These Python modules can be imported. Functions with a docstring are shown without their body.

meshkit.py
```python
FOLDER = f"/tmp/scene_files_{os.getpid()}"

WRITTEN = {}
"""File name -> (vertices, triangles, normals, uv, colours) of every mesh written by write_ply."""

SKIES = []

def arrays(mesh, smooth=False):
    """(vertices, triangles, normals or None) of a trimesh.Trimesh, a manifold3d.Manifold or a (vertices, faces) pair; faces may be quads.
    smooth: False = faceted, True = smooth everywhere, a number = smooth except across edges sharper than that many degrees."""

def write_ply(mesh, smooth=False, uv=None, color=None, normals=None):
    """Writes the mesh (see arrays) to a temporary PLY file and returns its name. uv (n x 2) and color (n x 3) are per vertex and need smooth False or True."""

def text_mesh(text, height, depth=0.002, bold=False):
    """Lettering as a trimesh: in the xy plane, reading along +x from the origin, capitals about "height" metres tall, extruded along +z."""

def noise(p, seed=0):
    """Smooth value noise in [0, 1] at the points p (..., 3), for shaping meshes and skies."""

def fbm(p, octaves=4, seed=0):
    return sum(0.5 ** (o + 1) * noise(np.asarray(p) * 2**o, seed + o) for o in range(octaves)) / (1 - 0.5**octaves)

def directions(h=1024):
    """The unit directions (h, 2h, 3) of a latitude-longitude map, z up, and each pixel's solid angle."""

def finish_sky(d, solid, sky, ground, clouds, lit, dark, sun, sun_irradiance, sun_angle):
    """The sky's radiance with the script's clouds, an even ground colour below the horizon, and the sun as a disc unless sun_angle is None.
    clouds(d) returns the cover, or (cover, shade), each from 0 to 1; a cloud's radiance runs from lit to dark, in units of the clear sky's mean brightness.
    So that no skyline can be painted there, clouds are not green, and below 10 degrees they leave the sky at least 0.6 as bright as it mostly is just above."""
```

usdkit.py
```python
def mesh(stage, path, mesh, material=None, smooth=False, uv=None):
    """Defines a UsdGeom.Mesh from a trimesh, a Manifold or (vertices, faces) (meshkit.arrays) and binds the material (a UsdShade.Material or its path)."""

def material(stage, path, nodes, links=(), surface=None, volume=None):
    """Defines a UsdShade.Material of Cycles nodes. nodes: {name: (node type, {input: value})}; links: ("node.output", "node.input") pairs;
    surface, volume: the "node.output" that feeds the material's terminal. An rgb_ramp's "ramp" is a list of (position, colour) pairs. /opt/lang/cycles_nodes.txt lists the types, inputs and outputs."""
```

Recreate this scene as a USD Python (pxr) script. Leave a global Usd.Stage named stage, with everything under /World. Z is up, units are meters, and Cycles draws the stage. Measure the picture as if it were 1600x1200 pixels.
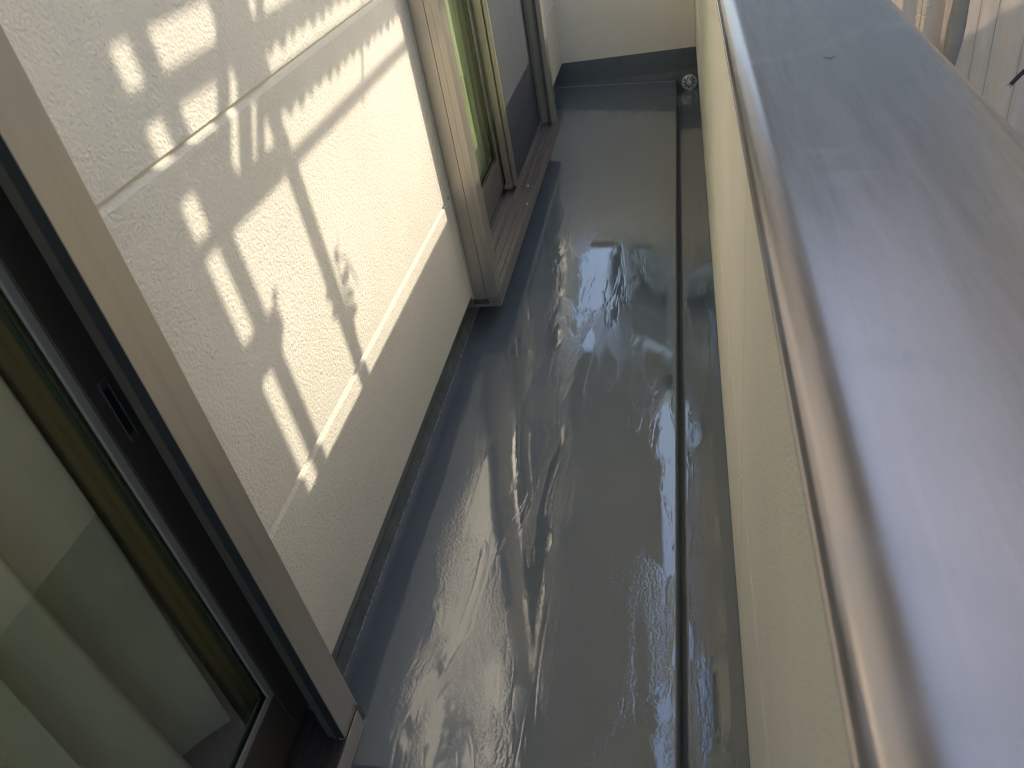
import math, random
import numpy as np
import trimesh
from shapely.geometry import Polygon
import usdkit
import meshkit
from pxr import Usd, UsdGeom, UsdLux, UsdShade, Gf, Sdf, Vt

random.seed(7)
rng = np.random.default_rng(7)
stage = Usd.Stage.CreateInMemory()
UsdGeom.SetStageUpAxis(stage, UsdGeom.Tokens.z)
UsdGeom.SetStageMetersPerUnit(stage, 1.0)
world = UsdGeom.Xform.Define(stage, '/World')
stage.SetDefaultPrim(world.GetPrim())
UsdGeom.Scope.Define(stage, '/World/Looks')

# ------------------------------------------------------------------ camera
cam = UsdGeom.Camera.Define(stage, '/World/camera')
R = np.array([[0.97250618, 0.16395616, -0.16537869],
              [-0.03064315, -0.61388471, -0.78880071],
              [-0.23085219, 0.77218129, -0.59198254]])      # right, down, forward
EYE = (0.72, 0.0, 1.411)
m = Gf.Matrix4d(*R[0], 0, *(-R[1]), 0, *(-R[2]), 0, *EYE, 1)
cam.AddTransformOp().Set(m)
cam.CreateHorizontalApertureAttr(36.0)
cam.CreateVerticalApertureAttr(27.0)
cam.CreateFocalLengthAttr(36.0 * 1201.44 / 1600)
cam.CreateFStopAttr(8.0)
cam.CreateFocusDistanceAttr(1.9)
cam.CreateClippingRangeAttr(Gf.Vec2f(0.02, 1000))
EXPOSURE = 1.22
cam.CreateExposureAttr(EXPOSURE)

# ------------------------------------------------------------------ sky and sun
SUN = np.array([1.0, 0.92, 0.822]); SUN /= np.linalg.norm(SUN)
elev = math.asin(SUN[2]); rot = math.atan2(SUN[0], SUN[1])
sky_mat = usdkit.material(stage, '/World/Looks/sky_material', {
    'sky': ('sky_texture', {'sky_type': 'single_scattering', 'sun_disc': False, 'sun_elevation': elev,
                            'sun_rotation': rot, 'altitude': 60.0, 'air_density': 1.15, 'aerosol_density': 1.5}),
    'bg': ('background_shader', {'strength': 0.15})}, [('sky.color', 'bg.color')], surface='bg.background')
dome = UsdLux.DomeLight.Define(stage, '/World/sky')
dome.CreateIntensityAttr(1.0)
UsdShade.MaterialBindingAPI.Apply(dome.GetPrim()).Bind(sky_mat)
dome.GetPrim().SetCustomDataByKey('kind', 'structure')
sun = UsdLux.DistantLight.Define(stage, '/World/sun')
sun.CreateIntensityAttr(0.5); sun.CreateAngleAttr(0.4); sun.CreateNormalizeAttr(True)
sun.CreateColorAttr(Gf.Vec3f(1.0, 0.90, 0.73))
zx = SUN; xx = np.cross([0, 0, 1], zx); xx /= np.linalg.norm(xx); yx = np.cross(zx, xx)
sun.AddTransformOp().Set(Gf.Matrix4d(*xx, 0, *yx, 0, *zx, 0, 0, 0, 20, 1))

# ------------------------------------------------------------------ helpers
used = {}
def path_of(name, parent=None):
    base = (parent.GetPath().pathString if parent is not None else '/World') + '/' + name
    k = used.get(base, -1) + 1
    used[base] = k
    return base if k == 0 else f'{base}_{k:03d}'

def tag(o, label=None, cat=None, group=None, kind=None):
    p = o.GetPrim() if hasattr(o, 'GetPrim') else o
    for k, v in (('label', label), ('category', cat), ('group', group), ('kind', kind)):
        if v:
            p.SetCustomDataByKey(k, v)
    return p

def thing(name, label, cat, group=None, loc=(0, 0, 0)):
    x = UsdGeom.Xform.Define(stage, path_of(name))
    x.AddTranslateOp().Set(Gf.Vec3d(*loc))
    return tag(x, label, cat, group)

def struct(name):
    x = UsdGeom.Xform.Define(stage, path_of(name))
    return tag(x, kind='structure')

def obj(name, mesh, mat, parent=None, smooth=False, label=None, kind=None):
    if isinstance(mesh, list):
        mesh = trimesh.util.concatenate(mesh)
    loc = None
    if parent is not None:
        top = parent
        while top.GetParent() and top.GetParent().GetPath().pathString not in ('/World', '/'):
            top = top.GetParent()
        t = UsdGeom.Xformable(top).GetOrderedXformOps() if top.IsA(UsdGeom.Xform) else []
        if t:
            loc = np.array(t[0].Get())
    if loc is not None and np.abs(loc).max() > 0:
        mesh = mesh.copy(); mesh.apply_translation(-loc)
    p = usdkit.mesh(stage, path_of(name, parent), mesh, M[mat], smooth).GetPrim()
    if label: p.SetCustomDataByKey('label', label)
    if kind: p.SetCustomDataByKey('kind', kind)
    return p

def box(x0, x1, y0, y1, z0, z1, b=0.0015):
    """a box with chamfered edges"""
    x0, x1 = sorted((x0, x1)); y0, y1 = sorted((y0, y1)); z0, z1 = sorted((z0, z1))
    b = min(b, 0.3 * min(x1 - x0, y1 - y0, z1 - z0))
    if b <= 0:
        t = trimesh.creation.box([x1 - x0, y1 - y0, z1 - z0]); t.apply_translation([(x0 + x1) / 2, (y0 + y1) / 2, (z0 + z1) / 2]); return t
    pts = []
    for sx in (0, 1):
        for sy in (0, 1):
            for sz in (0, 1):
                c = np.array([(x0, x1)[sx], (y0, y1)[sy], (z0, z1)[sz]]); d = np.array([b, b, b]) * np.array([1 - 2 * sx, 1 - 2 * sy, 1 - 2 * sz])
                for k in range(3):
                    o = d.copy(); o[k] = 0
                    pts.append(c + o)
    return trimesh.convex.convex_hull(np.array(pts))

def extrude(poly, a0, a1, axis):
    """poly: 2-D outline; axis 'y': outline in (x,z); 'z': in (x,y); 'x': in (y,z)"""
    t = trimesh.creation.extrude_polygon(Polygon(poly).buffer(0), a1 - a0)
    v = t.vertices.copy()
    if axis == 'y': n = np.column_stack([v[:, 0], v[:, 2] + a0, v[:, 1]]); flip = True
    elif axis == 'z': n = np.column_stack([v[:, 0], v[:, 1], v[:, 2] + a0]); flip = False
    else: n = np.column_stack([v[:, 2] + a0, v[:, 0], v[:, 1]]); flip = False
    f = t.faces[:, ::-1] if flip else t.faces
    return trimesh.Trimesh(n, f, process=False)

def tube(pts, r, n=8):
    pts = np.asarray(pts, float); r = np.broadcast_to(r, len(pts))
    t = np.gradient(pts, axis=0); t /= np.linalg.norm(t, axis=1, keepdims=True)
    a = np.cross(t, np.where(np.abs(t[:, 2:]) < .9, [0, 0, 1.], [1., 0, 0])); a /= np.linalg.norm(a, axis=1, keepdims=True)
    b = np.cross(t, a); ang = np.arange(n) * 2 * np.pi / n
    v = pts[:, None] + r[:, None, None] * (np.cos(ang)[None, :, None] * a[:, None] + np.sin(ang)[None, :, None] * b[:, None])
    v = np.vstack([v.reshape(-1, 3), pts[:1], pts[-1:]]); F = []
    for i in range(len(pts) - 1):
        for j in range(n):
            p, q = i * n + j, i * n + (j + 1) % n
            F += [[p, q, q + n], [p, q + n, p + n]]
    L = len(pts) * n
    for j in range(n):
        F += [[L, (j + 1) % n, j], [L + 1, L - n + j, L - n + (j + 1) % n]]
    return trimesh.Trimesh(v, F, process=False)

def arc(cx, cz, r, a0, a1, n=8):
    return [(cx + r * math.cos(math.radians(a)), cz + r * math.sin(math.radians(a))) for a in np.linspace(a0, a1, n)]

def grid(P):
    """P: (n,m,3) array of points -> open sheet"""
    n_, m_ = P.shape[:2]
    i, j = np.meshgrid(np.arange(n_ - 1), np.arange(m_ - 1), indexing='ij')
    q = np.stack([i * m_ + j, i * m_ + j + 1, (i + 1) * m_ + j + 1, (i + 1) * m_ + j], -1).reshape(-1, 4)
    return trimesh.Trimesh(P.reshape(-1, 3), np.vstack([q[:, :3], q[:, [0, 2, 3]]]), process=False)

def cloth(P, th=0.0015):
    """thin closed sheet of cloth"""
    g = grid(P); n = g.vertex_normals
    a = g.vertices + n * th / 2; b = g.vertices - n * th / 2; k = len(a)
    e = g.edges_sorted; u, c = np.unique(e, axis=0, return_counts=True); bd = {tuple(x) for x in u[c == 1]}
    F = [g.faces, g.faces[:, ::-1] + k]; S = []
    for x, y in g.edges:
        if tuple(sorted((x, y))) in bd:
            S += [[y, x, x + k], [y, x + k, y + k]]
    return trimesh.Trimesh(np.vstack([a, b]), np.vstack(F + [np.array(S)]), process=False)

# ------------------------------------------------------------------ materials
M = {}
def mat(name, nodes, links, surface='p.BSDF', **k):
    M[name] = usdkit.material(stage, f'/World/Looks/{name}', nodes, links, surface=surface, **k)

def painted(name, col, rough=.6, metallic=0.0, var=.06, scale=6.0, bump=0.0, bscale=200.0, stretch=(1, 1, 1), spec=.5, rvar=.08):
    c = np.array(col)
    nodes = {'g': ('geometry', {}), 'mp': ('mapping', {'scale': stretch}),
             'n': ('noise_texture', {'scale': scale, 'detail': 5.0, 'roughness': .6}),
             'r': ('rgb_ramp', {'ramp': [(.25, tuple(c * (1 - var))), (.75, tuple(np.minimum(c * (1 + var), .95)))]}),
             'rr': ('map_range', {'from_min': .3, 'from_max': .7, 'to_min': max(.02, rough - rvar), 'to_max': min(1, rough + rvar)}),
             'p': ('principled_bsdf', {'metallic': metallic, 'specular_ior_level': spec})}
    links = [('g.position', 'mp.vector'), ('mp.vector', 'n.vector'), ('n.fac', 'r.fac'), ('r.color', 'p.base_color'),
             ('n.fac', 'rr.value'), ('rr.result', 'p.roughness')]
    if bump:
        nodes['bn'] = ('noise_texture', {'scale': bscale, 'detail': 3.0, 'roughness': .55})
        nodes['b'] = ('bump', {'strength': 1.0, 'distance': bump})
        links += [('mp.vector', 'bn.vector'), ('bn.fac', 'b.height'), ('b.normal', 'p.normal')]
    mat(name, nodes, links)

def stucco(name, col, depth, scale):
    c = np.array(col)
    mat(name, {'g': ('geometry', {}),
               'n1': ('noise_texture', {'scale': scale, 'detail': 2.0, 'roughness': .5, 'distortion': .6}),
               'n2': ('noise_texture', {'scale': scale * 3.1, 'detail': 3.0, 'roughness': .6}),
               'v': ('voronoi_texture', {'scale': scale * .8, 'feature': 'smooth_f1', 'smoothness': .6}),
               'm1': ('math', {'math_type': 'multiply_add', 'value2': .35}),
               'm2': ('math', {'math_type': 'multiply_add', 'value2': -.7}),
               'nb': ('noise_texture', {'scale': 2.3, 'detail': 5.0, 'roughness': .65}),
               'r': ('rgb_ramp', {'ramp': [(.3, tuple(c * .94)), (.7, tuple(c * 1.05))]}),
               'b': ('bump', {'strength': 1.0, 'distance': depth}),
               'p': ('principled_bsdf', {'roughness': .72, 'specular_ior_level': .3})},
        [('g.position', 'n1.vector'), ('g.position', 'n2.vector'), ('g.position', 'nb.vector'), ('g.position', 'v.vector'),
         ('n2.fac', 'm1.value1'), ('n1.fac', 'm1.value3'), ('v.distance', 'm2.value1'), ('m1.value', 'm2.value3'),
         ('m2.value', 'b.height'), ('nb.fac', 'r.fac'), ('r.color', 'p.base_color'), ('b.normal', 'p.normal')])

CREAM = (.75, .705, .605)
stucco('stucco_cream', CREAM, .0019, 195.0)
stucco('stucco_parapet', (.82, .77, .67), .0014, 280.0)
painted('joint_cream', (.74, .70, .60), .55, var=.05, scale=20)
painted('sealant', (.47, .45, .41), .5, var=.06, scale=15)
painted('aluminium_bronze', (.42, .38, .32), .36, .75, .05, 3.0, bump=.00012, bscale=40, stretch=(6, 6, .25), rvar=.05)
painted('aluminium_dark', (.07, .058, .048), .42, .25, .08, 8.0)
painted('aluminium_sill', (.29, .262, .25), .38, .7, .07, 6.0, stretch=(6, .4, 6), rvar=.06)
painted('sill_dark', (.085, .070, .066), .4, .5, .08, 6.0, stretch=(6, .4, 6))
painted('gasket_grey', (.22, .21, .19), .6, var=.05)
painted('gasket_green', (.045, .055, .032), .45, var=.05)
painted('rubber_black', (.012, .012, .013), .6)
painted('handle_plastic', (.055, .05, .052), .4)
painted('wood_jamb', (.20, .145, .055), .5, var=.12, scale=8, stretch=(6, 6, .3))
painted('wood_taupe', (.20, .16, .12), .6, var=.06, scale=6)
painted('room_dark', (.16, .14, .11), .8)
painted('soffit_board', (.76, .71, .62), .8, var=.04)
painted('galvanised', (.42, .42, .42), .45, .7, .12, 12)
painted('scaffold_wood', (.24, .17, .10), .8, var=.2, scale=5, stretch=(5, .5, 5))
painted('board_pale', (.66, .65, .62), .7, var=.05)
painted('grey_wall', (.42, .42, .40), .75, var=.06)
painted('white_trim', (.75, .74, .70), .5, var=.03)
painted('roof_tile', (.07, .07, .075), .5, var=.15, scale=9)
painted('ground_soil', (.16, .14, .115), .9, var=.3, scale=3, bump=.01, bscale=20)
painted('strap_black', (.02, .02, .024), .7)
painted('rolled_grey', (.23, .205, .175), .85, var=.15, scale=9, bump=.004, bscale=30)
painted('string_white', (.7, .68, .62), .7)
painted('leaf_green', (.05, .09, .03), .5, var=.2, scale=30)
painted('bead_white', (.30, .32, .34), .3, var=.25, scale=120)
painted('steel_drain', (.66, .63, .60), .34, .5, .12, 60)
painted('hair_dark', (.03, .025, .02), .5)

# bronze coping: long faint streaks, dull wiped patches, dust specks
mat('coping_metal', {
    'g': ('geometry', {}), 'mp': ('mapping', {'scale': (9, .55, 9)}), 'mp2': ('mapping', {'scale': (60, 1.2, 60)}),
    'n': ('noise_texture', {'scale': 2.2, 'detail': 6.0, 'roughness': .65, 'distortion': .5}),
    'st': ('noise_texture', {'scale': 1.6, 'detail': 3.0, 'roughness': .7, 'distortion': .3}),
    'pt': ('noise_texture', {'scale': 4.2, 'detail': 3.0, 'roughness': .55, 'distortion': .8}),
    'sp': ('voronoi_texture', {'scale': 70.0}),
    'spr': ('rgb_ramp', {'ramp': [(.0, (1, 1, 1)), (.045, (0, 0, 0))]}),
    'mx': ('math', {'math_type': 'multiply_add', 'value2': .22}),
    'rough': ('map_range', {'from_min': .35, 'from_max': .85, 'to_min': .20, 'to_max': .34, 'clamp': True}),
    'col': ('rgb_ramp', {'ramp': [(.3, (.33, .298, .292)), (.7, (.40, .358, .35))]}),
    'ptr': ('rgb_ramp', {'ramp': [(.56, (0, 0, 0)), (.66, (.22, .22, .22))]}),
    'dust': ('mix_color', {'b': (.42, .42, .44)}),
    'spec': ('mix_color', {'b': (.09, .08, .075)}),
    'met': ('math', {'math_type': 'multiply_add', 'value2': -1.2, 'value3': .80, 'use_clamp': True}),
    'b': ('bump', {'strength': .25, 'distance': .0003}),
    'p': ('principled_bsdf', {'specular_ior_level': .5, 'anisotropic': .2})},
    [('g.position', 'mp.vector'), ('g.position', 'mp2.vector'), ('mp.vector', 'n.vector'), ('mp2.vector', 'st.vector'), ('g.position', 'pt.vector'),
     ('g.position', 'sp.vector'), ('sp.distance', 'spr.fac'),
     ('st.fac', 'mx.value1'), ('n.fac', 'mx.value3'), ('mx.value', 'rough.value'), ('rough.result', 'p.roughness'), ('n.fac', 'col.fac'),
     ('pt.fac', 'ptr.fac'), ('ptr.color', 'dust.fac'), ('col.color', 'dust.a'), ('dust.result', 'spec.a'), ('spr.color', 'spec.fac'),
     ('spec.result', 'p.base_color'), ('ptr.color', 'met.value1'), ('met.value', 'p.metallic'),
     ('st.fac', 'b.height'), ('b.normal', 'p.normal')])

# wet-looking grey urethane floor coating: slow waviness, orange peel in patches
mat('floor_coating', {
    'g': ('geometry', {}), 'mp': ('mapping', {'scale': (3.0, .8, 1.0)}), 'mp3': ('mapping', {'scale': (4.5, 1.0, 1.0)}),
    'w': ('noise_texture', {'scale': 1.9, 'detail': 1.0, 'roughness': .35, 'distortion': .0}),
    'w2': ('noise_texture', {'scale': 9.0, 'detail': 2.0, 'roughness': .5, 'distortion': .8}),
    'op': ('noise_texture', {'scale': 170.0, 'detail': 2.0, 'roughness': .5}),
    'pk': ('noise_texture', {'scale': 2.6, 'detail': 3.0, 'roughness': .6, 'distortion': 1.0}),
    'pkr': ('rgb_ramp', {'ramp': [(.47, (.05, .05, .05)), (.62, (1, 1, 1))]}),
    'opm': ('math', {'math_type': 'multiply'}),
    'opm2': ('math', {'math_type': 'multiply', 'value2': .25}),
    'w2m': ('math', {'math_type': 'multiply_add', 'value2': .022}),
    'sum': ('math', {'math_type': 'add'}),
    'pb': ('voronoi_texture', {'scale': 24.0}), 'pbr': ('rgb_ramp', {'ramp': [(.0, (1, 1, 1)), (.05, (0, 0, 0))]}),
    'pbm': ('math', {'math_type': 'multiply_add', 'value2': .03}),
    'b': ('bump', {'strength': 1.0, 'distance': .0022}),
    'cn': ('noise_texture', {'scale': 5.0, 'detail': 4.0, 'roughness': .6}),
    'c': ('rgb_ramp', {'ramp': [(.3, (.124, .150, .176)), (.7, (.140, .167, .194))]}),
    'p': ('principled_bsdf', {'roughness': .022, 'ior': 1.9, 'specular_ior_level': .95})},
    [('g.position', 'mp.vector'), ('mp.vector', 'w.vector'), ('mp.vector', 'w2.vector'), ('g.position', 'op.vector'),
     ('g.position', 'mp3.vector'), ('mp3.vector', 'pk.vector'), ('pk.fac', 'pkr.fac'), ('op.fac', 'opm.value1'), ('pkr.color', 'opm.value2'),
     ('opm.value', 'opm2.value1'), ('w2.fac', 'w2m.value1'), ('w.fac', 'w2m.value3'), ('w2m.value', 'sum.value1'), ('opm2.value', 'sum.value2'),
     ('g.position', 'pb.vector'), ('pb.distance', 'pbr.fac'), ('pbr.color', 'pbm.value1'), ('sum.value', 'pbm.value3'),
     ('pbm.value', 'b.height'), ('b.normal', 'p.normal'), ('g.position', 'cn.vector'), ('cn.fac', 'c.fac'), ('c.color', 'p.base_color')])
painted('upstand_coating', (.108, .124, .134), .38, var=.06, scale=8, bump=.0012, bscale=40, spec=.5)
painted('cove_coating', (.11, .122, .125), .3, var=.1, scale=20, bump=.0015, bscale=60, spec=.5)

def pane(name, tint, ior):
    mat(name, {'g': ('geometry', {}), 'k': ('math', {'math_type': 'subtract', 'value1': 1.0}), 'kf': ('math', {'math_type': 'multiply'}), 't': ('transparent_bsdf', {'color': tint}), 'gl': ('glossy_bsdf', {'color': (1, 1, 1), 'roughness': 0.0}),
               'f': ('fresnel', {'IOR': ior}), 'x': ('mix_closure', {})},
        [('g.backfacing', 'k.value2'), ('k.value', 'kf.value1'), ('f.fac', 'kf.value2'), ('kf.value', 'x.fac'), ('t.BSDF', 'x.closure1'), ('gl.BSDF', 'x.closure2')], surface='x.closure')
pane('window_glass', (.965, .975, .955), 2.0)
mat('insect_mesh', {'d': ('diffuse_bsdf', {'color': (.085, .09, .095)}), 't': ('transparent_bsdf', {}), 'x': ('mix_closure', {'fac': .42})},
    [('d.BSDF', 'x.closure1'), ('t.BSDF', 'x.closure2')], surface='x.closure')
def fabric(name, col, trans, tcol, fac):
    c = np.array(col)
    mat(name, {'g': ('geometry', {}), 'mp': ('mapping', {'scale': (1, 1, .3)}), 'n': ('noise_texture', {'scale': 14, 'detail': 5.0, 'roughness': .7}),
               'wv': ('noise_texture', {'scale': 420, 'detail': 1.0}),
               'r': ('rgb_ramp', {'ramp': [(.3, tuple(c * .9)), (.7, tuple(c * 1.08))]}),
               'b': ('bump', {'strength': .4, 'distance': .0006}),
               'd': ('diffuse_bsdf', {'roughness': .5}), 't': ('translucent_bsdf', {'color': tcol}), 'x': ('mix_closure', {'fac': fac})},
        [('g.position', 'mp.vector'), ('mp.vector', 'n.vector'), ('g.position', 'wv.vector'), ('wv.fac', 'b.height'), ('b.normal', 'd.normal'),
         ('n.fac', 'r.fac'), ('r.color', 'd.color'), ('d.BSDF', 'x.closure1'), ('t.BSDF', 'x.closure2')], surface='x.closure')
fabric('curtain_olive', (.50, .49, .335), True, (.5, .5, .34), .2)
fabric('curtain_green', (.60, .68, .38), True, (.5, .6, .28), .2)
fabric('scaffold_cloth', (.72, .67, .61), True, (.76, .69, .62), .45)

# ------------------------------------------------------------------ the setting: floor, ground
SL = -.043 / .702                                     # fall of the floor towards the gutter
def fz(x): return SL * (x + .029)
Y0, Y1 = -2.2, 4.824
floor = struct('floor')
xe, rr = .673, .010
prof = [(-.047, fz(-.047))] + [(x, fz(x)) for x in np.linspace(0, xe - rr, 5)]
zc = fz(xe - rr)
prof += [(xe - rr + rr * math.sin(a), zc - rr + rr * math.cos(a)) for a in np.linspace(.2, math.pi / 2 * .93, 7)]
prof += [(xe + .001, -.086), (xe + .005, -.095)] + [(q, -.1 + .3 * (q - .755) ** 2) for q in (.684, .692, .70, .71, .72, .73, .74, .75, .76, .77, .78)] + [(.80, -.0985), (.80, -.16), (-.047, -.16)]
fl = extrude(prof, Y0, Y1 + .0, 'y')
obj('coated_deck', fl, 'floor_coating', floor, smooth=35)
# upstands (waterproof turn-ups) along the house, the end wall and the parapet
obj('upstand', extrude([(-.047, -.02), (-.032, -.001), (-.0445, .032), (-.0445, .15), (-.07, .15), (-.07, -.02)], -2.2, Y1, 'y'), 'upstand_coating', floor)
obj('upstand', extrude([(.7985, -.12), (.7985, -.0935), (.806, -.088), (.811, -.076), (.812, .15), (.83, .15), (.83, -.12)], -2.2, Y1, 'y'), 'upstand_coating', floor)
obj('upstand', extrude([(Y1 + .01, .139), (Y1 + .01, -.05), (Y1 - .005, -.05), (Y1 - .0045, -.02), (Y1, .012), (Y1, .139)], -.0445, .812, 'x'), 'upstand_coating', floor)
obj('upstand', box(.672, .812, Y1 - .001, Y1 + .01, -.11, .0, 0), 'upstand_coating', floor)
# lighter cove strip and ragged sealant bead along the foot of the house wall and the end wall
def ragged(p0, p1, n, r, jit):
    t = np.linspace(0, 1, n); P = np.outer(1 - t, p0) + np.outer(t, p1)
    P[:, 0] += rng.normal(0, jit, n); P[:, 2] += rng.normal(0, jit * .4, n)
    return tube(P, r * (0.5 + rng.random(n)), 5)
obj('cove_strip', extrude([(-.0435, .034), (-.0305, .001), (-.033, -.002), (-.046, .03)], -.6, 2.6, 'y'), 'cove_coating', floor)
obj('sealant_bead', ragged((-.0305, -.4, .001), (-.0305, 2.5, .001), 420, .0013, .0009), 'bead_white', floor)
obj('sealant_bead', ragged((-.03, 4.8185, .001), (.66, 4.8185, -.0415), 110, .0018, .0012), 'bead_white', floor)

g = struct('ground')
obj('soil', box(-60, 60, -60, 60, -3.2, -2.9, 0), 'ground_soil', g)

# ------------------------------------------------------------------ house wall with its panels
house = thing('house_wall', 'cream textured house wall of long horizontal panels with recessed joints, between the two windows', 'wall')
W1 = (-.993, .697); W2 = (2.17, 3.86); HEAD = 2.30
rows = [(.137, .4824), (.4975, 1.088), (1.103, 1.694), (1.709, 2.30), (2.315, 3.1)]
def panel(z0, z1, y0, y1, th=.018):
    lo = .0055; up = .0075; d = .0075
    p = [(-th, z0 + .0 - .002), (-d, z0 - .002), (-.001, z0), (0, z0 + .001), (0, z1 - .001), (-.001, z1), (-d, z1 + up), (-th, z1 + up)]
    return extrude(p, y0, y1, 'y')
spans = [(-2.2, W1[0] - .0), (W1[1] - .008, W2[0] - .012), (W2[1] + .008, Y1 - .003)]
for k, (z0, z1) in enumerate(rows):
    if k < 4:
        for (a, b) in spans: obj('wall_panel', panel(z0, z1, a, b), 'stucco_cream', house)
        obj('wall_panel', panel(max(z0, 1.0) if k == 1 else z0, z1, Y1 + .003, 6.1), 'stucco_cream', house)
    else:
        for (a, b) in [(-2.2, .8), (.812, 3.84), (3.852, 6.1)]: obj('wall_panel', panel(z0, z1, a, b), 'stucco_cream', house)
for (a, b) in spans: obj('joint_backing', box(-.06, -.0085, a + .004, b - .004, .14, 2.31, 0), 'joint_cream', house)
obj('joint_backing', box(-.06, -.0085, Y1 + .008, 6.09, -.1, 2.31, 0), 'joint_cream', house)
obj('joint_backing', box(-.06, -.0085, -2.2, 6.09, 2.311, 3.1, 0), 'joint_cream', house)
obj('corner_sealant', box(-.004, .006, Y1 - .006, Y1 + .0, .138, 1.1, .001), 'joint_cream', house)

eave = thing('roof_eave', 'beige boarded underside of the roof eave, mirrored in the wet floor', 'eave')
obj('soffit', box(-.06, .80, -2.2, 6.4, 3.1, 3.13, 0), 'soffit_board', eave)
obj('fascia', box(.801, .83, -2.2, 6.4, 3.06, 3.24, .003), 'white_trim', eave)
obj('roof', extrude([(.86, 3.242), (.86, 3.26), (-3, 4.6), (-3, 4.58)], -2.2, 6.4, 'y'), 'roof_tile', eave)

# ------------------------------------------------------------------ end wall
endw = thing('end_wall', 'low cream end wall closing the far end of the balcony', 'wall')
obj('wall_panel', extrude([(Y1, .14), (Y1 - .001, .139), (Y1 + .01, .139), (Y1 + .16, .139), (Y1 + .16, 1.055), (Y1, 1.055)], -.06 + .062, .786, 'x'), 'stucco_cream', endw)
obj('core', box(.0, .83, Y1 + .012, Y1 + .15, -2.6, .137, 0), 'joint_cream', endw)
obj('coping', box(.006, .783, Y1 - .01, Y1 + .17, 1.056, 1.094, .004), 'coping_metal', endw)

# ------------------------------------------------------------------ parapet with its metal coping
par = thing('parapet_wall', 'cream parapet wall with a wide bronze metal coping along the right side of the balcony', 'wall')
XP = .788
def ppanel(z0, z1, y0, y1):
    return extrude([(XP + .002, z0), (XP, z0 + .002), (XP, z1 - .002), (XP + .003, z1), (XP + .02, z1), (XP + .02, z0)], y0, y1, 'y')
prow = [(.135, .511), (.517, 1.075)]
for z0, z1 in prow:
    for a, b in [(-2.2, .906), (.910, 3.9), (3.904, Y1 + .16)]:
        obj('wall_panel', ppanel(z0, z1, a, b), 'stucco_parapet', par)
obj('joint_backing', box(XP + .0055, 1.0, -2.2, Y1 + .15, .14, 1.07, 0), 'joint_cream', par)
obj('outer_wall', box(XP + .03, 1.0, -2.2, Y1 + .15, -2.9, .138, 0), 'stucco_parapet', par)
xi, xo = .7825, 1.034
cp = [(xi + .004, 1.052), (xi, 1.0535), (xi, 1.0575), (xi + .003, 1.059), (xi + .0008, 1.061), (xi, 1.0878)]
cp += [(xi + .0004, 1.0884), (xi + .0012, 1.0890)]
def shoulder(d_):                                       # slope of the folded inner edge, easing into the flat top
    q = np.linspace(d_, .2, 400)
    sl = .44 / (1 + np.exp((q - .0205) / .0040)) + .035 * np.exp(-q / .05)
    return float(np.sum((sl[1:] + sl[:-1]) / 2 * np.diff(q)))
cp += [(xi + d_, 1.1005 - shoulder(d_)) for d_ in (.0035, .007, .0105, .014, .0165, .0185, .0205, .0225, .0245, .027, .03, .033, .036, .040, .045, .06, .08, .1, .13, .16, .19)]
cp += arc(xo - .035, 1.0645, .035, 84, 0, 12)
cp += [(xo, 1.03), (xo - .003, 1.03), (xo - .003, 1.052)]
for a, b in [(-2.2, 2.6), (2.6008, 4.99)]:
    obj('coping', extrude(cp, a, b, 'y'), 'coping_metal', par, smooth=40)

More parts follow.
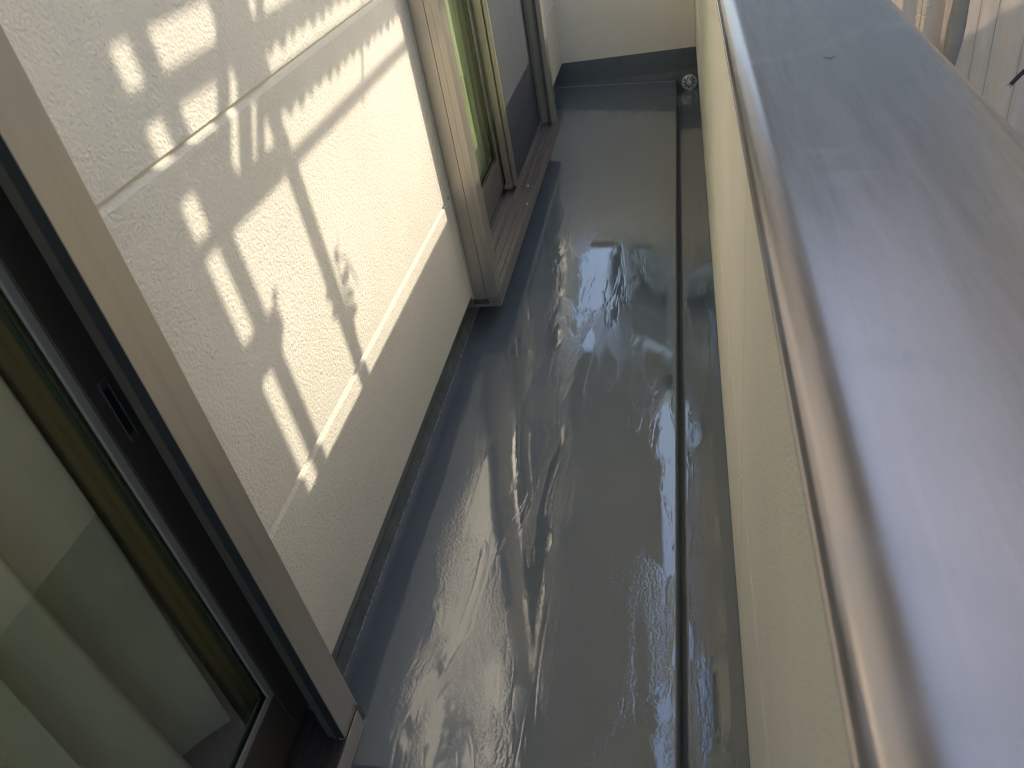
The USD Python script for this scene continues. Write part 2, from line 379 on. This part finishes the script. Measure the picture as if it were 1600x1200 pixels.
# ------------------------------------------------------------------ windows
def sill_profile(x0=-.075):
    return [(x0, .075), (.089, .075), (.089, .130), (.087, .1325), (.084, .1325), (.0825, .128), (.074, .127), (.073, .1335), (.070, .1335), (.069, .127),
            (.050, .126), (.049, .1345), (.044, .1345), (.043, .126), (.018, .126), (.017, .140), (.012, .140), (.011, .129),
            (-.012, .129), (-.013, .144), (-.018, .144), (-.019, .131), (-.046, .131), (-.047, .148), (-.052, .148), (-.053, .134), (x0, .134)]

def sliding_window(y0, y1, label, near):
    w = thing('sliding_window', label, 'window')
    fr = 'aluminium_bronze'
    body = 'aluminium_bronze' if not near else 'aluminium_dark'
    # fixed frame: jambs with a projecting lip, head, sill
    for s, (ya, yb) in ((1, (y0, y0 + .067)), (-1, (y1 - .067, y1))):
        lip = box(.066, .087, ya, yb, .120, HEAD - .001, .0006)
        obj('casing', lip, fr, w)
        if near:
            e = (ya - .0014, ya - .0003) if s < 0 else (yb + .0003, yb + .0014)
            obj('casing_liner', box(.0705, .0864, *e, .136, HEAD - .004, 0), 'rubber_black', w)
            obj('casing_liner', box(.0545, .0700, *((ya - .0016, ya + .008) if s < 0 else (yb - .008, yb + .0016)), .136, HEAD - .004, .0005), 'aluminium_dark', w)
        ob = (ya, ya + .018) if s > 0 else (yb - (.012 if near else .018), yb)
        obj('frame_side', [box(-.075, .0455, ob[0] + .001, ob[1] - .001, .112, HEAD - .002, 0), box(.0475, .0659, *ob, .120, HEAD - .001, 0)], fr, w)
        inn = (ya + .0185, ya + .045) if s > 0 else ((yb - .045, yb - .0185) if not near else (yb - .0165, yb - .0125))
        obj('frame_channel', box(-.075, .045, inn[0], inn[1] - .0, .13, HEAD - .004, 0), body, w)
        st = (ya + .025, ya + .041) if s > 0 else (yb - .041, yb - .025)
        obj('track_strip', box(.0462, .0535, *st, .135, HEAD - .003, .001), body if near else 'aluminium_sill', w)
    obj('head_casing', box(-.075, .0868, y0 + .0672, y1 - .0672, 2.13, HEAD, .0015), fr, w)
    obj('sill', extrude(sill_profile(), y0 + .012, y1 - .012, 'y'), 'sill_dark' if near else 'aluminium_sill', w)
    obj('sill_front', box(.0892, .092, y0 + .002, y1 - .002, .083, .1325, .0008), fr if near else 'aluminium_sill', w)
    for e in ((y0 + .0005, y0 + .0118), (y1 - .0118, y1 - .0005)):
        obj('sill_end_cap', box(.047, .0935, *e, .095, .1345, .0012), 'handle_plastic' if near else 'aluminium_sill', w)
    mid = (y0 + y1) / 2
    sash(w, 'outer', mid - .015 if near else mid, y1 - .013 if near else y1 - .046, -.028, .0, near)
    sash(w, 'inner', y0 + .046, mid + .015, -.064, -.036, near)
    return w

def sash(w, which, ya, yb, x0, x1, near):
    metal = 'aluminium_dark' if near else 'aluminium_bronze'
    zb, zt, rb = .146, 2.125, .272 - (0 if which == 'outer' else -.012)
    sw = .055
    s = obj('sash_stile', box(x0, x1, ya, ya + sw - .012, zb, zt, .0015), metal, w)
    s2 = obj('sash_stile', box(x0, x1, yb - sw, yb, zb, zt, .0015), metal, w)
    obj('sash_rail', box(x0 + .001, x1 - .001, ya + sw - .011, yb - sw - .0008, zb + .002, rb, .0012), metal if near else 'aluminium_sill', w)
    obj('sash_rail', box(x0 + .001, x1 - .001, ya + sw - .011, yb - sw - .0008, zt - .06, zt - .002, .0012), metal, w)
    gy0, gy1 = ya + sw - .012, yb - sw
    gm = 'gasket_grey' if near else 'gasket_green'
    # gasket round the pane, mitred strips with a dark inner line
    obj('gasket', box(x1 - .006, x1 - .0008, gy1 - .0155, gy1 - .0002, rb + .0002, zt - .061, .0015), gm, w)
    obj('gasket', box(x1 - .006, x1 - .0008, gy0 + .0002, gy0 + .0155, rb + .0002, zt - .061, .0015), gm, w)
    obj('gasket', box(x1 - .006, x1 - .001, gy0 + .016, gy1 - .016, rb + .0002, rb + .014, .0015), gm, w)
    obj('spacer', box(x0 + .006, x1 - .0135, gy1 - .022, gy1 - .0165, rb, zt - .061, 0), 'gasket_green', w)
    obj('spacer', box(x0 + .006, x1 - .0135, gy0 + .02, gy1 - .0225, rb, rb + .02, 0), 'gasket_green', w)
    obj('glass_pane', box(x1 - .0128, x1 - .0095, gy0 - .001, gy1 + .001, rb - .001, zt - .059, 0), 'window_glass', w)
    if near and which == 'outer':
        yc = yb - sw / 2 + .001
        # finger pull: raised rim round a recess
        z0, z1, hw = .835, .932, .0085
        h = obj('finger_pull', [box(x1 + .0003, x1 + .0028, yc - hw, yc - hw + .0022, z0, z1, .0006), box(x1 + .0003, x1 + .0028, yc + hw - .0022, yc + hw, z0, z1, .0006),
                                box(x1 + .0003, x1 + .0027, yc - hw + .0023, yc + hw - .0023, z0, z0 + .011, .0006), box(x1 + .0003, x1 + .0027, yc - hw + .0023, yc + hw - .0023, z1 - .011, z1, .0006)], 'handle_plastic', s2)
        obj('recess', box(x1 + .0002, x1 + .0008, yc - hw + .0024, yc + hw - .0024, z0 + .0112, z1 - .0112, 0), 'rubber_black', s2)

near_w = sliding_window(*W1, 'near sliding glass door with dark sash and recessed finger pull, bronze frame, at the left', True)
far_w = sliding_window(*W2, 'far sliding glass door with bronze frame and insect screen, beyond the cream wall section', False)
# far window: insect screen over the right half, little rollers and screws on the sill
sy0, sy1 = 3.022, 3.812
fs = 'aluminium_bronze'
obj('screen_frame', box(.004, .020, sy0, sy0 + .016, .143, 2.12, .001), fs, far_w)
obj('screen_frame', box(.004, .020, sy1 - .02, sy1, .143, 2.12, .001), 'aluminium_sill', far_w)
obj('insect_screen', box(.0105, .0113, sy0 + .0162, sy1 - .0202, .150, 2.11, 0), 'insect_mesh', far_w)
obj('screen_frame', box(.006, .018, sy0 + .0165, sy1 - .0205, .1412, .1498, .001), 'aluminium_sill', far_w)
def screw(y, x, z): return [trimesh.creation.icosphere(1, .004, ).apply_translation([x, y, z]), box(x - .004, x + .004, y - .005, y + .005, z - .004, z - .001, 0)]
obj('sill_clip', screw(3.05, .058, .132), 'white_trim', far_w)
obj('sill_clip', screw(2.86, .083, .135), 'white_trim', far_w)
obj('screw_head', [trimesh.creation.icosphere(1, .0035).apply_translation([.046, W2[1] - .0455, z_]) for z_ in (.34, .62)], 'handle_plastic', far_w)
obj('corner_block', box(-.03, .003, 2.985, 3.018, .1485, .165, .002), 'aluminium_sill', far_w)
# sealant strip between the far window frame and the wall
obj('frame_sealant', box(-.006, .004, W2[0] - .0115, W2[0] - .0005, .12, HEAD, .002), 'sealant', far_w)
obj('frame_foot', box(.0, .052, W2[0] - .004, W2[0] + .02, .096, .1105, .001), 'sill_dark', far_w)

# ------------------------------------------------------------------ rooms behind the windows
room = struct('room')
for (a, b) in (W1, W2):
    obj('window_reveal', box(-.17, -.0755, b - .042, b - .012, .10, 2.3, 0), 'wood_jamb', room)
    obj('window_reveal', box(-.17, -.0755, a + .012, a + .046, .10, 2.3, 0), 'wood_jamb', room)
    obj('window_board', box(-.17, -.0755, a + .0462, b - .0462, .08, .128, 0), 'wood_taupe', room)
    obj('inner_casing', box(-.20, -.1705, b - .055, b + .05, .09, 2.35, 0), 'wood_taupe', room)
obj('inner_floor', box(-3, -.171, -2.4, 6, .05, .09, 0), 'wood_taupe', room)
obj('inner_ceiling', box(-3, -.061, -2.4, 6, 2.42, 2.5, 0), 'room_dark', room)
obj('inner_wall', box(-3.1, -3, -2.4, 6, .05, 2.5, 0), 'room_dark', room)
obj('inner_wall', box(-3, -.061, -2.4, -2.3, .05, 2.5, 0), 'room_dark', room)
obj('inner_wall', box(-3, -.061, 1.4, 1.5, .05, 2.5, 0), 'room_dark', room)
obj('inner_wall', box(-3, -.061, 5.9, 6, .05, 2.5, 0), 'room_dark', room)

def curtain(name, label, y0, y1, z0, z1, x, matn, fold, seed, depth):
    r = np.random.default_rng(seed); n = 160
    y = np.linspace(y0, y1, n); ph = r.random(6) * 6.28
    P = np.zeros((n, 24, 3))
    for j, t in enumerate(np.linspace(0, 1, 24)):
        z = z0 + t * (z1 - z0)
        s = (y1 - y) / fold + .10 * np.sin(1.3 * t + ph[0]) + .25 * np.sin(y * 5 + ph[1])
        tri = np.abs(((s + .18) % 1.0) - .12) / .88
        off = depth * (np.clip(tri, 0, 1) ** .8) + .008 * np.sin(y * 21 + ph[2] + t)
        P[:, j] = np.column_stack([x - off, y + .012 * np.sin(6 * t + s * 3), np.full(n, z)])
    c = obj(name, cloth(P, .0012), matn, None, smooth=50)
    tag(c, label, 'curtain')
curtain('curtain', 'olive green curtain in wide smooth folds behind the near glass door', -.9, .638, .19, 2.2, -.118, 'curtain_olive', .125, 3, .075)
curtain('curtain', 'sunlit yellow-green curtain behind the far glass door', 2.24, 3.8, .16, 2.2, -.074, 'curtain_green', .085, 5, .03)

# ------------------------------------------------------------------ drain strainer on the end wall
dr = thing('drain_strainer', 'round domed metal drain strainer with curved slots at the gutter end', 'drain', loc=(.745, Y1, -.056))
def dome(r, h, n=48, k=10):
    P = []
    for i in range(k + 1):
        a = i / k
        P.append([(r * a * math.cos(t), -h * (1 - a ** 2.2), r * a * math.sin(t)) for t in np.linspace(0, 2 * np.pi, n)])
    return np.array(P)
c0 = np.array([.745, Y1 - .012, -.056])
D = dome(.041, .010); g1 = grid(D)
keep = []
for f in g1.faces:
    c = g1.vertices[f].mean(0); rad = math.hypot(c[0], c[2]); an = math.atan2(c[2], c[0])
    s = ((an + 26 * rad) / (2 * np.pi) * 9) % 1.0
    keep.append(not (.013 < rad < .034 and s < .46))
# finer dome so that the slots have clean curved sides
fine = dome(.041, .010, 217, 44); gf = grid(fine)
c = gf.triangles_center; rad = np.hypot(c[:, 0], c[:, 2]); an = np.arctan2(c[:, 2], c[:, 0])
s = ((an + 22 * rad) / (2 * np.pi) * 9) % 1.0
wid = .50 * np.sin(np.clip((rad - .011) / (.0355 - .011), 0, 1) * np.pi) ** .5
gf.update_faces(~((rad > .011) & (rad < .0355) & (np.abs(s - .5) < wid / 2)))
gf.remove_unreferenced_vertices()
gf.apply_translation(c0)
g2 = gf.copy(); g2.apply_translation([0, .002, 0]); g2.invert()
obj('grille', [gf, g2], 'steel_drain', dr)
ring = trimesh.creation.annulus(.040, .0445, .010); ring.apply_transform(trimesh.transformations.rotation_matrix(np.pi / 2, [1, 0, 0])); ring.apply_translation([.745, Y1 - .008, -.056])
obj('rim', ring, 'steel_drain', dr)
back = trimesh.creation.cylinder(.0395, .004, sections=40); back.apply_transform(trimesh.transformations.rotation_matrix(np.pi / 2, [1, 0, 0])); back.apply_translation([.745, Y1 - .004, -.056])
obj('pipe_mouth', back, 'rubber_black', dr)

# ------------------------------------------------------------------ a hair on the coping
hp = [(.889 + .0135 * t, 1.05 + .006 * (t - .5) ** 2 * 4 - .003, 1.1009) for t in np.linspace(0, 1, 12)]
hair = obj('hair', tube(hp, .00035, 5), 'hair_dark'); tag(hair, 'short dark curved hair lying on the metal coping', 'hair')

# ------------------------------------------------------------------ scaffold outside the parapet, towards the sun
XS = 1.6
DY, DZ = .92 * XS, .822 * XS
def sbox(y0, y1, z0, z1, th=.012, dx=0.0):
    a, b = DY + .92 * dx, DZ + .822 * dx
    return box(XS + dx - th / 2, XS + dx + th / 2, y0 + a, y1 + a, z0 + b, z1 + b, .001)
def spoly(pts, th=.012, dx=0.0):
    return extrude([(y + DY + .92 * dx, z + DZ + .822 * dx) for y, z in pts], XS + dx - th / 2, XS + dx + th / 2, 'x')
def pole(y, r, z0, z1, dx=0.0):
    t = trimesh.creation.cylinder(r, z1 - z0, sections=20); t.apply_translation([XS + dx, y + DY + .92 * dx, (z0 + z1) / 2]); return t
o = obj('scaffold_post', pole(1.289, .0205, 1.5, 3.75), 'galvanised'); tag(o, 'galvanised scaffold post beside the serrated slats, outside the parapet', 'scaffold post')
o = obj('scaffold_post', pole(1.012, .020, 1.55, 3.75), 'galvanised'); tag(o, 'galvanised scaffold post beside the long pale panel, outside the parapet', 'scaffold post')
for yq, lb in ((-.3, 'tall galvanised scaffold post carrying the long pale panel, nearer to the camera'), (-2.6, 'tall galvanised scaffold post at the rear end of the long pale panel')):
    o = obj('scaffold_post', pole(yq, .0215, -2.9, 3.75, .035), 'galvanised'); tag(o, lb, 'scaffold post')
rail = trimesh.creation.cylinder(.0125, 2.6, sections=16); rail.apply_transform(trimesh.transformations.rotation_matrix(np.pi / 2, [1, 0, 0])); rail.apply_translation([XS + .035, 1.6 + DY + .03, .956 + DZ + .03])
o = obj('scaffold_rail', rail, 'galvanised'); tag(o, 'horizontal scaffold rail below the serrated slats', 'scaffold rail')
o = obj('site_board', [sbox(-3.2, .94, .03, 1.36, .012)], 'board_pale'); tag(o, 'long pale site panel fixed to the scaffold beside the near post', 'panel')
o = obj('scaffold_clamp', [sbox(.90, 1.055, .722, .765, .05)], 'galvanised'); tag(o, 'steel scaffold clamp between the pale panel and a post', 'clamp')
o = obj('gusset_plate', [spoly([(1.035, .945), (1.30, .945), (1.30, 1.0), (1.115, 1.004), (1.10, 1.045), (1.035, 1.045)], .01, -.02)], 'galvanised'); tag(o, 'steel gusset plate above the scaffold rail', 'plate')
# serrated slats on the right, plain ones on the left
for k, (a, b) in enumerate([(1.042, 1.103), (1.150, 1.192), (1.256, 1.31)]):
    pts = [(1.30, b), (1.30, a)]
    y = 1.34; i = 0
    while y < 2.2:
        w = .052 * (1 + .12 * math.sin(i * 2.3)); d = .0175 * (1 + .3 * math.sin(i * 1.7))
        pts += [(y, a), (y + w * .35, a - d), (y + w * .8, a - d * .4), (y + w, a)]
        y += w; i += 1
    pts += [(y, a), (y, b)]
    o = obj('serrated_slat', spoly(pts, .01), 'scaffold_wood')
    tag(o, ['lowest', 'middle', 'topmost'][k] + ' serrated slat of the scaffold screen above the rail', 'slat', 'serrated slats')
    o = obj('short_slat', [sbox(.93, 1.30 if k else 1.10, a - (0 if k else .004), b - (.014 if k == 0 else -.002), .012, .03)] if k != 1 else [sbox(.93, 1.195, a, b, .012, .03)], 'scaffold_wood')
    tag(o, ['lowest', 'middle', 'topmost'][k] + ' short slat between panel and posts of the scaffold', 'slat', 'short slats')
def brace(y, z, sl, w, z0, z1, th=.012, dx=-.04):
    f = lambda zz: y + sl * (zz - z)
    return spoly([(f(z0), z0), (f(z0) + w, z0), (f(z1) + w, z1), (f(z1), z1)], th, dx)
o = obj('diagonal_brace', brace(1.132, 1.116, .80, .046, .95, 1.36), 'galvanised'); tag(o, 'first slanted steel brace from the pale panel', 'brace')
o = obj('diagonal_brace', brace(1.128, 1.016, .76, .052, .95, 1.36, dx=-.055), 'galvanised'); tag(o, 'second slanted steel brace from the pale panel', 'brace')
o = obj('diagonal_brace', brace(1.171, .99, .84, .036, .95, 1.36, dx=-.07), 'galvanised'); tag(o, 'third slanted steel brace from the pale panel', 'brace')
o = obj('short_slat', [sbox(1.215, 1.335, 1.088, 1.36, .01, .02)], 'scaffold_wood'); tag(o, 'upright board beside the scaffold post at the serrated slats', 'board')
o = obj('brace_wire', tube([(XS, 1.70 + DY, .93 + DZ), (XS, 1.90 + DY, 1.165 + DZ)], .005, 8), 'galvanised'); tag(o, 'thin slanted wire crossing the serrated slats', 'wire')
# a climbing plant on the post
vine = thing('climbing_plant', 'thin climbing plant with a few leaves on the scaffold post', 'plant')
def sp(y, z, dx=0.0): return (XS + dx, y + DY, z + DZ)
obj('stem', tube([sp(1.30, .50), sp(1.325, .60), sp(1.334, .70), sp(1.357, .735), sp(1.38, .76)], [.006, .006, .004, .003, .0015], 6), 'scaffold_wood', vine)
obj('stem', tube([sp(1.352, .728), sp(1.378, .708), sp(1.391, .681), sp(1.403, .632)], [.003, .0035, .0035, .002], 6), 'scaffold_wood', vine)
def leaf(y, z, l, a):
    P = np.zeros((7, 5, 3))
    for i, t in enumerate(np.linspace(0, 1, 7)):
        w = l * .32 * math.sin(math.pi * min(1, t * .96 + .02)) ** .8
        for j, u in enumerate(np.linspace(-1, 1, 5)):
            du, dv = t * l, u * w
            P[i, j] = [XS - .02 + .25 * abs(u) * w, y + DY + du * math.cos(a) - dv * math.sin(a), z + DZ + du * math.sin(a) + dv * math.cos(a)]
    return cloth(P, .0006)
for (y, z, l, a) in [(1.315, .655, .05, .3), (1.32, .635, .04, -.7), (1.27, .665, .045, 2.9), (1.262, .64, .04, 3.6), (1.05, .775, .03, .4), (1.318, .70, .035, 1.1), (1.30, .60, .05, -.4)]:
    obj('leaf', leaf(y, z, l, a), 'leaf_green', vine)

# ------------------------------------------------------------------ grey scaffold cloth hanging beyond the coping
n = 420; t = np.linspace(0, 1, n)
px = 1.42 + 2.1 * t; py = 5.05 - .75 * t
nx, ny = .336, .942
off = .016 * np.sin(px * 38) + .01 * np.sin(px * 67 + 1) + .03 * np.sin(px * 9.0)
for (c, w, d) in [(1.66, .03, .09), (1.80, .022, .11), (1.90, .02, -.06), (1.96, .03, .12), (2.09, .035, .22), (2.16, .02, -.06), (2.56, .03, .06), (2.75, .04, .08), (2.95, .05, .07)]:
    off += d * np.exp(-((px - c) / w) ** 2)
for c in (2.255, 2.335, 2.47, 1.985):
    off -= .012 * np.exp(-((px - c) / .0045) ** 2)
P = np.zeros((n, 30, 3))
for j, u in enumerate(np.linspace(0, 1, 30)):
    z = -2.85 + 4.05 * u
    k = .75 + .25 * math.sin(3 * u + 1)
    P[:, j] = np.column_stack([px + nx * off * k + .008 * np.sin(4 * u + px * 3), py + ny * off * k + .02 * np.sin(5 * u + px * 2), np.full(n, z)])
o = thing('scaffold_cloth', '', '')
obj('sheet', cloth(P, .001), 'scaffold_cloth', o, smooth=50)
for c in (2.255, 2.335, 2.47, 1.985):
    i = int(np.argmin(np.abs(px - c)))
    obj('seam', tube(P[i] + np.array([-.005, -.010, 0]), .0014, 5), 'scaffold_wood', o)
tag(o, 'grey beige scaffold cloth hanging in vertical pleats beyond the coping', 'cloth sheet')
zz = np.linspace(-2.0, 1.1, 40)
o = obj('rolled_cloth', tube(np.column_stack([2.085 + .012 * np.sin(zz * 3.1), np.full(40, 4.57), zz]), .036 + .006 * np.sin(zz * 7) + .004 * np.sin(zz * 17), 14), 'rolled_grey', None, smooth=60)
tag(o, 'grey rolled cloth hanging upright in front of the pleated scaffold cloth', 'rolled cloth')
strap = thing('strap', 'black strap end hanging in front of the scaffold cloth', 'strap')
a_, b_ = np.array([2.385, 4.52, -.175]), np.array([2.55, 4.46, .06])
dv = (b_ - a_) / np.linalg.norm(b_ - a_); sv = np.cross(dv, [nx, ny, 0]); sv /= np.linalg.norm(sv)
wv = np.stack([np.stack([a_ + dv * L_ + sv * q * .011 + np.array([0, .006 * math.sin(L_ * 20), 0]) for q in np.linspace(-1, 1, 4)]) for L_ in np.linspace(0, np.linalg.norm(b_ - a_), 10)])
obj('webbing', cloth(wv, .003), 'strap_black', strap)
obj('fray', [tube([a_ + sv * q, a_ + sv * q * 1.3 - dv * .014], .0012, 5) for q in (-.009, -.003, .004, .009)], 'strap_black', strap)
for k, (cx, cz, rr_, a0, a1) in enumerate([(1.95, .16, .03, .4, 2.6), (1.97, .27, .025, 2.2, 3.4), (2.0, .21, .03, 2.0, 2.9)]):
    pts = [(cx + rr_ * math.cos(a), 4.70 + .01 * math.sin(a * 3), cz + rr_ * .8 * math.sin(a)) for a in np.linspace(a0, a1, 10)]
    o = obj('tie_string', tube(pts, .003, 6), 'string_white'); tag(o, ['curled', 'upper', 'short slanting'][k] + ' white tie string on the scaffold cloth near the coping end', 'string')

# ------------------------------------------------------------------ house across the lane, on the sunny side
ah = thing('house_across', 'grey house across the lane opposite the balcony', 'house')
obj('wall', box(6.2, 12, -12, 14, -2.9, 2.9, 0), 'grey_wall', ah)
obj('roof', extrude([(5.9, 2.91), (5.9, 3.04), (9, 4.6), (12.2, 3.04), (12.2, 2.91)], -12.3, 14.3, 'y'), 'roof_tile', ah)
for k in range(6):
    for z0 in (-1.6, 1.3):
        wd = obj('window', box(6.15, 6.199, -10 + 4 * k, -8.4 + 4 * k, z0, z0 + 1.3, .004), 'white_trim', ah)
        obj('pane', box(6.13, 6.149, -9.93 + 4 * k, -8.47 + 4 * k, z0 + .07, z0 + 1.23, 0), 'rubber_black', wd)

# ------------------------------------------------------------------ neighbouring house beyond the end wall (seen mirrored in the floor)
nb = thing('neighbour_house', 'grey neighbouring house with a sloping roof edge, mirrored in the wet floor', 'house')
def zr(x): return 5.2 + .46 * (x - .2)
obj('gable_wall', extrude([(.34, -2.9), (4.6, -2.9), (4.6, zr(4.6) - .2), (.34, zr(.34) - .2)], 9.0, 16.0, 'y'), 'grey_wall', nb)
obj('roof', extrude([(.05, zr(.05) - .16), (4.8, zr(4.8) - .16), (4.8, zr(4.8)), (.05, zr(.05))], 8.7, 16.2, 'y'), 'roof_tile', nb)
obj('verge_board', extrude([(.06, zr(.06) - .20), (4.79, zr(4.79) - .20), (4.79, zr(4.79) - .01), (.06, zr(.06) - .01)], 8.66, 8.70, 'y'), 'soffit_board', nb)
obj('lower_verge', extrude([(.26, zr(.26) - 1.02), (4.5, zr(4.5) - 1.02), (4.5, zr(4.5) - .88), (.26, zr(.26) - .88)], 8.5, 8.99, 'y'), 'white_trim', nb)
obj('lower_roof', extrude([(.30, zr(.30) - 1.6), (4.5, zr(4.5) - 1.6), (4.5, zr(4.5) - 1.45), (.30, zr(.30) - 1.45)], 8.6, 8.99, 'y'), 'roof_tile', nb)
